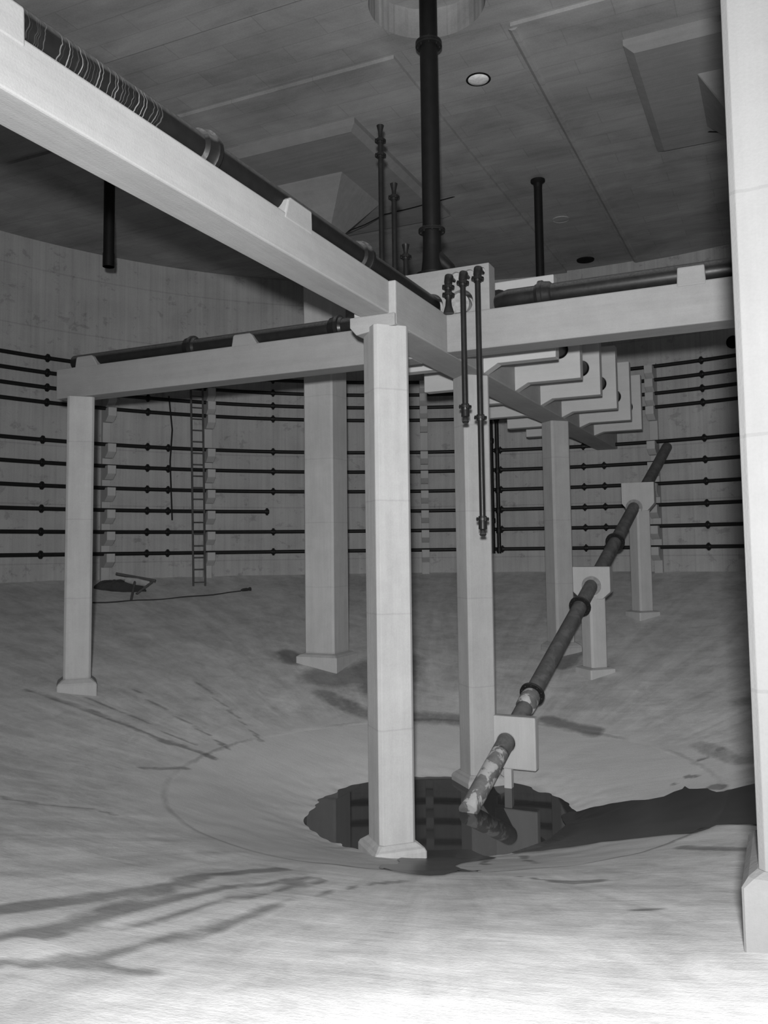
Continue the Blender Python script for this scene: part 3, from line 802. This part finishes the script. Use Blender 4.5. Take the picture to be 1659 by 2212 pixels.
# ------------------------------------------------------------------ round hole in the wall, ceiling discs
def wall_hole(deg, z, r):
    a = math.radians(deg); u = Vector((-math.cos(a), -math.sin(a), 0)); p = -u*(RW-.004); p.z = z
    t = MB().lathe([(r*.9,0),(r*.92,.012),(r,.013),(r,-.02)], p, u, 28)
    o = t.build('wall_opening', M_DARK, None, p, smooth=True)
    tag(o, 'dark round opening high in the wall beside the huge right column', 'opening')
wall_hole(75.0, 3.10, .058)
t = thing('ceiling_lens', 'bright round white disc set in the ceiling right of the central pipe', 'ceiling disc', (.01,.79,4.03))
MB().lathe([(.062,0),(.058,-.004),(.03,-.008)], (.01,.79,4.034), (0,0,1), 28).build('lens', M_GLASS, t, (.01,.79,4.03), smooth=True)
MB().lathe([(.070,0),(.074,-.006),(.064,-.007),(.062,0)], (.01,.79,4.04), (0,0,1), 28).build('rim', M_DARK, t, (.01,.79,4.03), smooth=True)
o = MB().lathe([(.075,.0),(.072,-.006),(.069,-.006),(.066,-.001)], (-.07,3.2,4.04), (0,0,1), 28).build('ceiling_cover', M_CEIL, None, (-.07,3.2,4.04), smooth=True)
tag(o, 'faint round grey cover in the ceiling right of the flared pipe', 'ceiling disc')
o = MB().lathe([(.085,.0),(.082,-.012),(.06,-.013)], (-.10,4.33,4.04), (0,0,1), 28).build('ceiling_cover', M_DARK, None, (-.10,4.33,4.04), smooth=True)
tag(o, 'dark round cover in the ceiling close to the far wall', 'ceiling disc')

# ------------------------------------------------------------------ cables dropping from the two capitals
def cable(label, pts, r=.004):
    o = MB().tube(pts, r, 8).build('cable', M_DARK, None, pts[0], smooth=True); tag(o, label, 'cable')
cable('thin dark cable strung from the left tall column up to the ceiling', [(-1.42,1.83,3.70),(-1.32,1.95,3.78),(-1.20,2.06,3.88),(-1.0,2.15,3.93),(-.8,2.25,3.99),(-.7,2.3,4.02)])
cable('thin dark cable hanging under the right capital', [(1.20,1.93,3.96),(1.30,1.85,3.90),(1.42,1.78,3.85),(1.5,1.66,3.8)])

# ------------------------------------------------------------------ ladder, rod, debris, hose
def wallp(deg, r, z): a = math.radians(deg); return Vector((r*math.cos(a), r*math.sin(a), z))
L = thing('ladder', 'tall wooden ladder leaning on the wall pipes left of the ladder-side post', 'ladder', wallp(142.3, 4.30, .93))
lo_ = wallp(142.3, 4.30, .93)
def rail(s, z):
    f = (z-.9)/(2.9-.9); c = wallp(142.3+.1*f, 4.30+.10*f, z); a = math.radians(142.3)
    return c + Vector((-math.sin(a), math.cos(a), 0))*s
for s in (-.056, .056):
    d = MB(); r0 = rail(s, .90); r1 = rail(s, 2.86)
    d.tube([r0, r1], .010, 6).build('rail', M_WOOD, L, lo_)
rz = [.97, 1.09]+[1.20 + .1092*i for i in range(15)]
rg = None
a = math.radians(142.3); tgv = Vector((-math.sin(a), math.cos(a), 0))
rung0 = MB().cyl((0,0,-.054), (0,0,.054), .0055, 8).build('rung', M_WOOD, smooth=True)
for z in rz: place(rung0, L, (rail(-.056, z)+rail(.056, z))/2, tgv)
r0 = wallp(145.7, 4.44, 2.72); r1 = wallp(145.2, 4.44, 1.55)
o = MB().tube([r0, wallp(145.3,4.43,2.4), wallp(145.5,4.44,2.1), r1], .007, 8).build('thin_rod', M_WALLP, None, r1, smooth=True)
tag(o, 'thin upright rod clipped across the wall pipes left of the ladder', 'rod')

def fz(x, y, h=0): return Vector((x, y, zf(x, y)+h))
# fallen trestle with dark sheet
T = thing('fallen_trestle', 'fallen trestle with a pale log and splayed dark legs by the far left wall', 'trestle', fz(-3.62, 2.02))
to = fz(-3.62, 2.02)
MB().tube([fz(-3.74,2.02,.09), fz(-3.66,2.07,.085), fz(-3.58,2.14,.07)], [.026,.032,.026], 12).build('log', M_LOG, T, to, smooth=True)
MB().cyl(fz(-3.66,2.05,.09), fz(-3.50,1.82,.0), .011, 8).build('leg', M_WOOD, T, to)
MB().cyl(fz(-3.56,2.16,.09), fz(-3.58,1.98,.01), .011, 8).build('leg', M_WOOD, T, to)
MB().cyl(fz(-3.85,2.02,.12), fz(-3.54,2.18,.10), .013, 8).build('rail', M_WOOD, T, to)
# crumpled sheet
def sheet():
    vs = []; fs = []; nx, ny = 26, 12
    c0 = Vector((-3.95, 1.86)); d = (Vector((-3.62, 2.12)) - c0)
    pr = Vector((-d.y, d.x)).normalized()
    for layer in (0, 1):
        for i in range(nx+1):
            for j in range(ny+1):
                u = i/nx; v = j/ny - .5
                w_ = (.055*math.sin(PI*min(1, u*1.05+.02))**.6 + .02)*(1 + .25*noise.noise(Vector((u*6, 3, 0))))
                p = c0 + d*u*1.05 + pr*v*2*w_
                h = (.075*math.sin(PI*u)**.5*(1-(2*v)**2) + .02*noise.noise(Vector((u*9, v*7, 2)))*(1-(2*v)**2)) if layer == 0 else 0
                q = fz(p.x, p.y, max(h, 0) + (.004 if layer == 0 else -.004)); vs.append(q)
    W_ = ny+1; off = (nx+1)*W_
    for i in range(nx):
        for j in range(ny):
            a_ = i*W_+j; fs.append((a_, a_+W_, a_+W_+1, a_+1)); fs.append((off+a_+1, off+a_+W_+1, off+a_+W_, off+a_))
    rim = [i*W_ for i in range(nx+1)] + [nx*W_+j for j in range(1, ny+1)] + [i*W_+ny for i in range(nx-1, -1, -1)] + [j for j in range(ny-1, 0, -1)]
    for k in range(len(rim)):
        a_, b_ = rim[k], rim[(k+1) % len(rim)]; fs.append((a_, b_, off+b_, off+a_))
    o = MB().add(vs, fs).build('tarpaulin', M_CLOTH, None, fz(-3.8, 2.0), smooth=True)
    tag(o, 'crumpled dark sheet lying by the foot of the left wall post', 'tarpaulin')
sheet()
H = thing('hose', 'thin dark hose across the floor, ending in a nozzle right of the ladder', 'hose', fz(-3.3, 2.2))
hp = [fz(-3.62+.61*i/14 + .012*math.sin(i*1.3), 1.50+1.24*i/14, .008) for i in range(15)]
MB().tube(hp, .0055, 8).build('hose_line', M_CLOTH, H, fz(-3.3, 2.2), smooth=True)
e = hp[-1]; dd = (hp[-1]-hp[-2]).normalized()
MB().lathe([(.006,0),(.014,.02),(.016,.06),(.012,.075),(.019,.09),(.019,.10)], e+Vector((0,0,.008)), dd, 14).build('nozzle', M_CLOTH, H, fz(-3.3, 2.2), smooth=True)

# ------------------------------------------------------------------ puddle and wet films
def wobble(x, y, s): return noise.noise(Vector((x*5, y*5, s)))*.03 + noise.noise(Vector((x*16, y*16, s)))*.014
n = 120; pv = [(0,0,.0)]
for i in range(n): pv.append((.80*math.cos(2*PI*i/n), .80*math.sin(2*PI*i/n), 0.0))
m = MB().add(pv, [(0, 1+i, 1+(i+1) % n) for i in range(n)])
o = m.build('puddle', M_WATER, None, (0,0,0)); tag(o, 'dark round puddle of still water in the sunken centre of the floor', 'puddle')
def film(name, label, pts, cat='puddle', h=.0035):
    # densify and roughen the outline, then fill a draped grid
    dense = []
    for i in range(len(pts)):
        a_ = Vector(pts[i]); b_ = Vector(pts[(i+1) % len(pts)]); k = max(1, int((b_-a_).length/.02))
        for j in range(k): dense.append(a_.lerp(b_, j/k))
    out = []
    for p in dense: out.append((p.x + wobble(p.x, p.y, 1)*.5, p.y + wobble(p.x, p.y, 9)*.5))
    bm = bmesh.new(); vs = [bm.verts.new((x*S, y*S, 0)) for x, y in out]
    ed = [bm.edges.new((vs[i], vs[(i+1) % len(vs)])) for i in range(len(vs))]
    bmesh.ops.triangle_fill(bm, edges=ed, use_beauty=True)
    xs = [x for x, y in out]; ysn = [y for x, y in out]
    g = .04
    x = min(xs)+g
    while x < max(xs):
        bmesh.ops.bisect_plane(bm, geom=list(bm.verts)+list(bm.edges)+list(bm.faces), plane_co=(x*S,0,0), plane_no=(1,0,0)); x += g
    y = min(ysn)+g
    while y < max(ysn):
        bmesh.ops.bisect_plane(bm, geom=list(bm.verts)+list(bm.edges)+list(bm.faces), plane_co=(0,y*S,0), plane_no=(0,1,0)); y += g
    for v in bm.verts:
        x, y = v.co.x/S, v.co.y/S; r = math.hypot(x, y)
        z = zf(x, y) + (.004 if r > 1.275 else 0) 
        z += bumps(x, y, r)
        v.co.z = max(z, .0)*S + h*S
    for f in bm.faces:
        f.smooth = True
        if f.normal.z < 0: f.normal_flip()
    me = bpy.data.meshes.new(name); bm.to_mesh(me); bm.free(); me.materials.append(M_WET)
    o = bpy.data.objects.new(name, me); COL.objects.link(o); tag(o, label, cat); return o
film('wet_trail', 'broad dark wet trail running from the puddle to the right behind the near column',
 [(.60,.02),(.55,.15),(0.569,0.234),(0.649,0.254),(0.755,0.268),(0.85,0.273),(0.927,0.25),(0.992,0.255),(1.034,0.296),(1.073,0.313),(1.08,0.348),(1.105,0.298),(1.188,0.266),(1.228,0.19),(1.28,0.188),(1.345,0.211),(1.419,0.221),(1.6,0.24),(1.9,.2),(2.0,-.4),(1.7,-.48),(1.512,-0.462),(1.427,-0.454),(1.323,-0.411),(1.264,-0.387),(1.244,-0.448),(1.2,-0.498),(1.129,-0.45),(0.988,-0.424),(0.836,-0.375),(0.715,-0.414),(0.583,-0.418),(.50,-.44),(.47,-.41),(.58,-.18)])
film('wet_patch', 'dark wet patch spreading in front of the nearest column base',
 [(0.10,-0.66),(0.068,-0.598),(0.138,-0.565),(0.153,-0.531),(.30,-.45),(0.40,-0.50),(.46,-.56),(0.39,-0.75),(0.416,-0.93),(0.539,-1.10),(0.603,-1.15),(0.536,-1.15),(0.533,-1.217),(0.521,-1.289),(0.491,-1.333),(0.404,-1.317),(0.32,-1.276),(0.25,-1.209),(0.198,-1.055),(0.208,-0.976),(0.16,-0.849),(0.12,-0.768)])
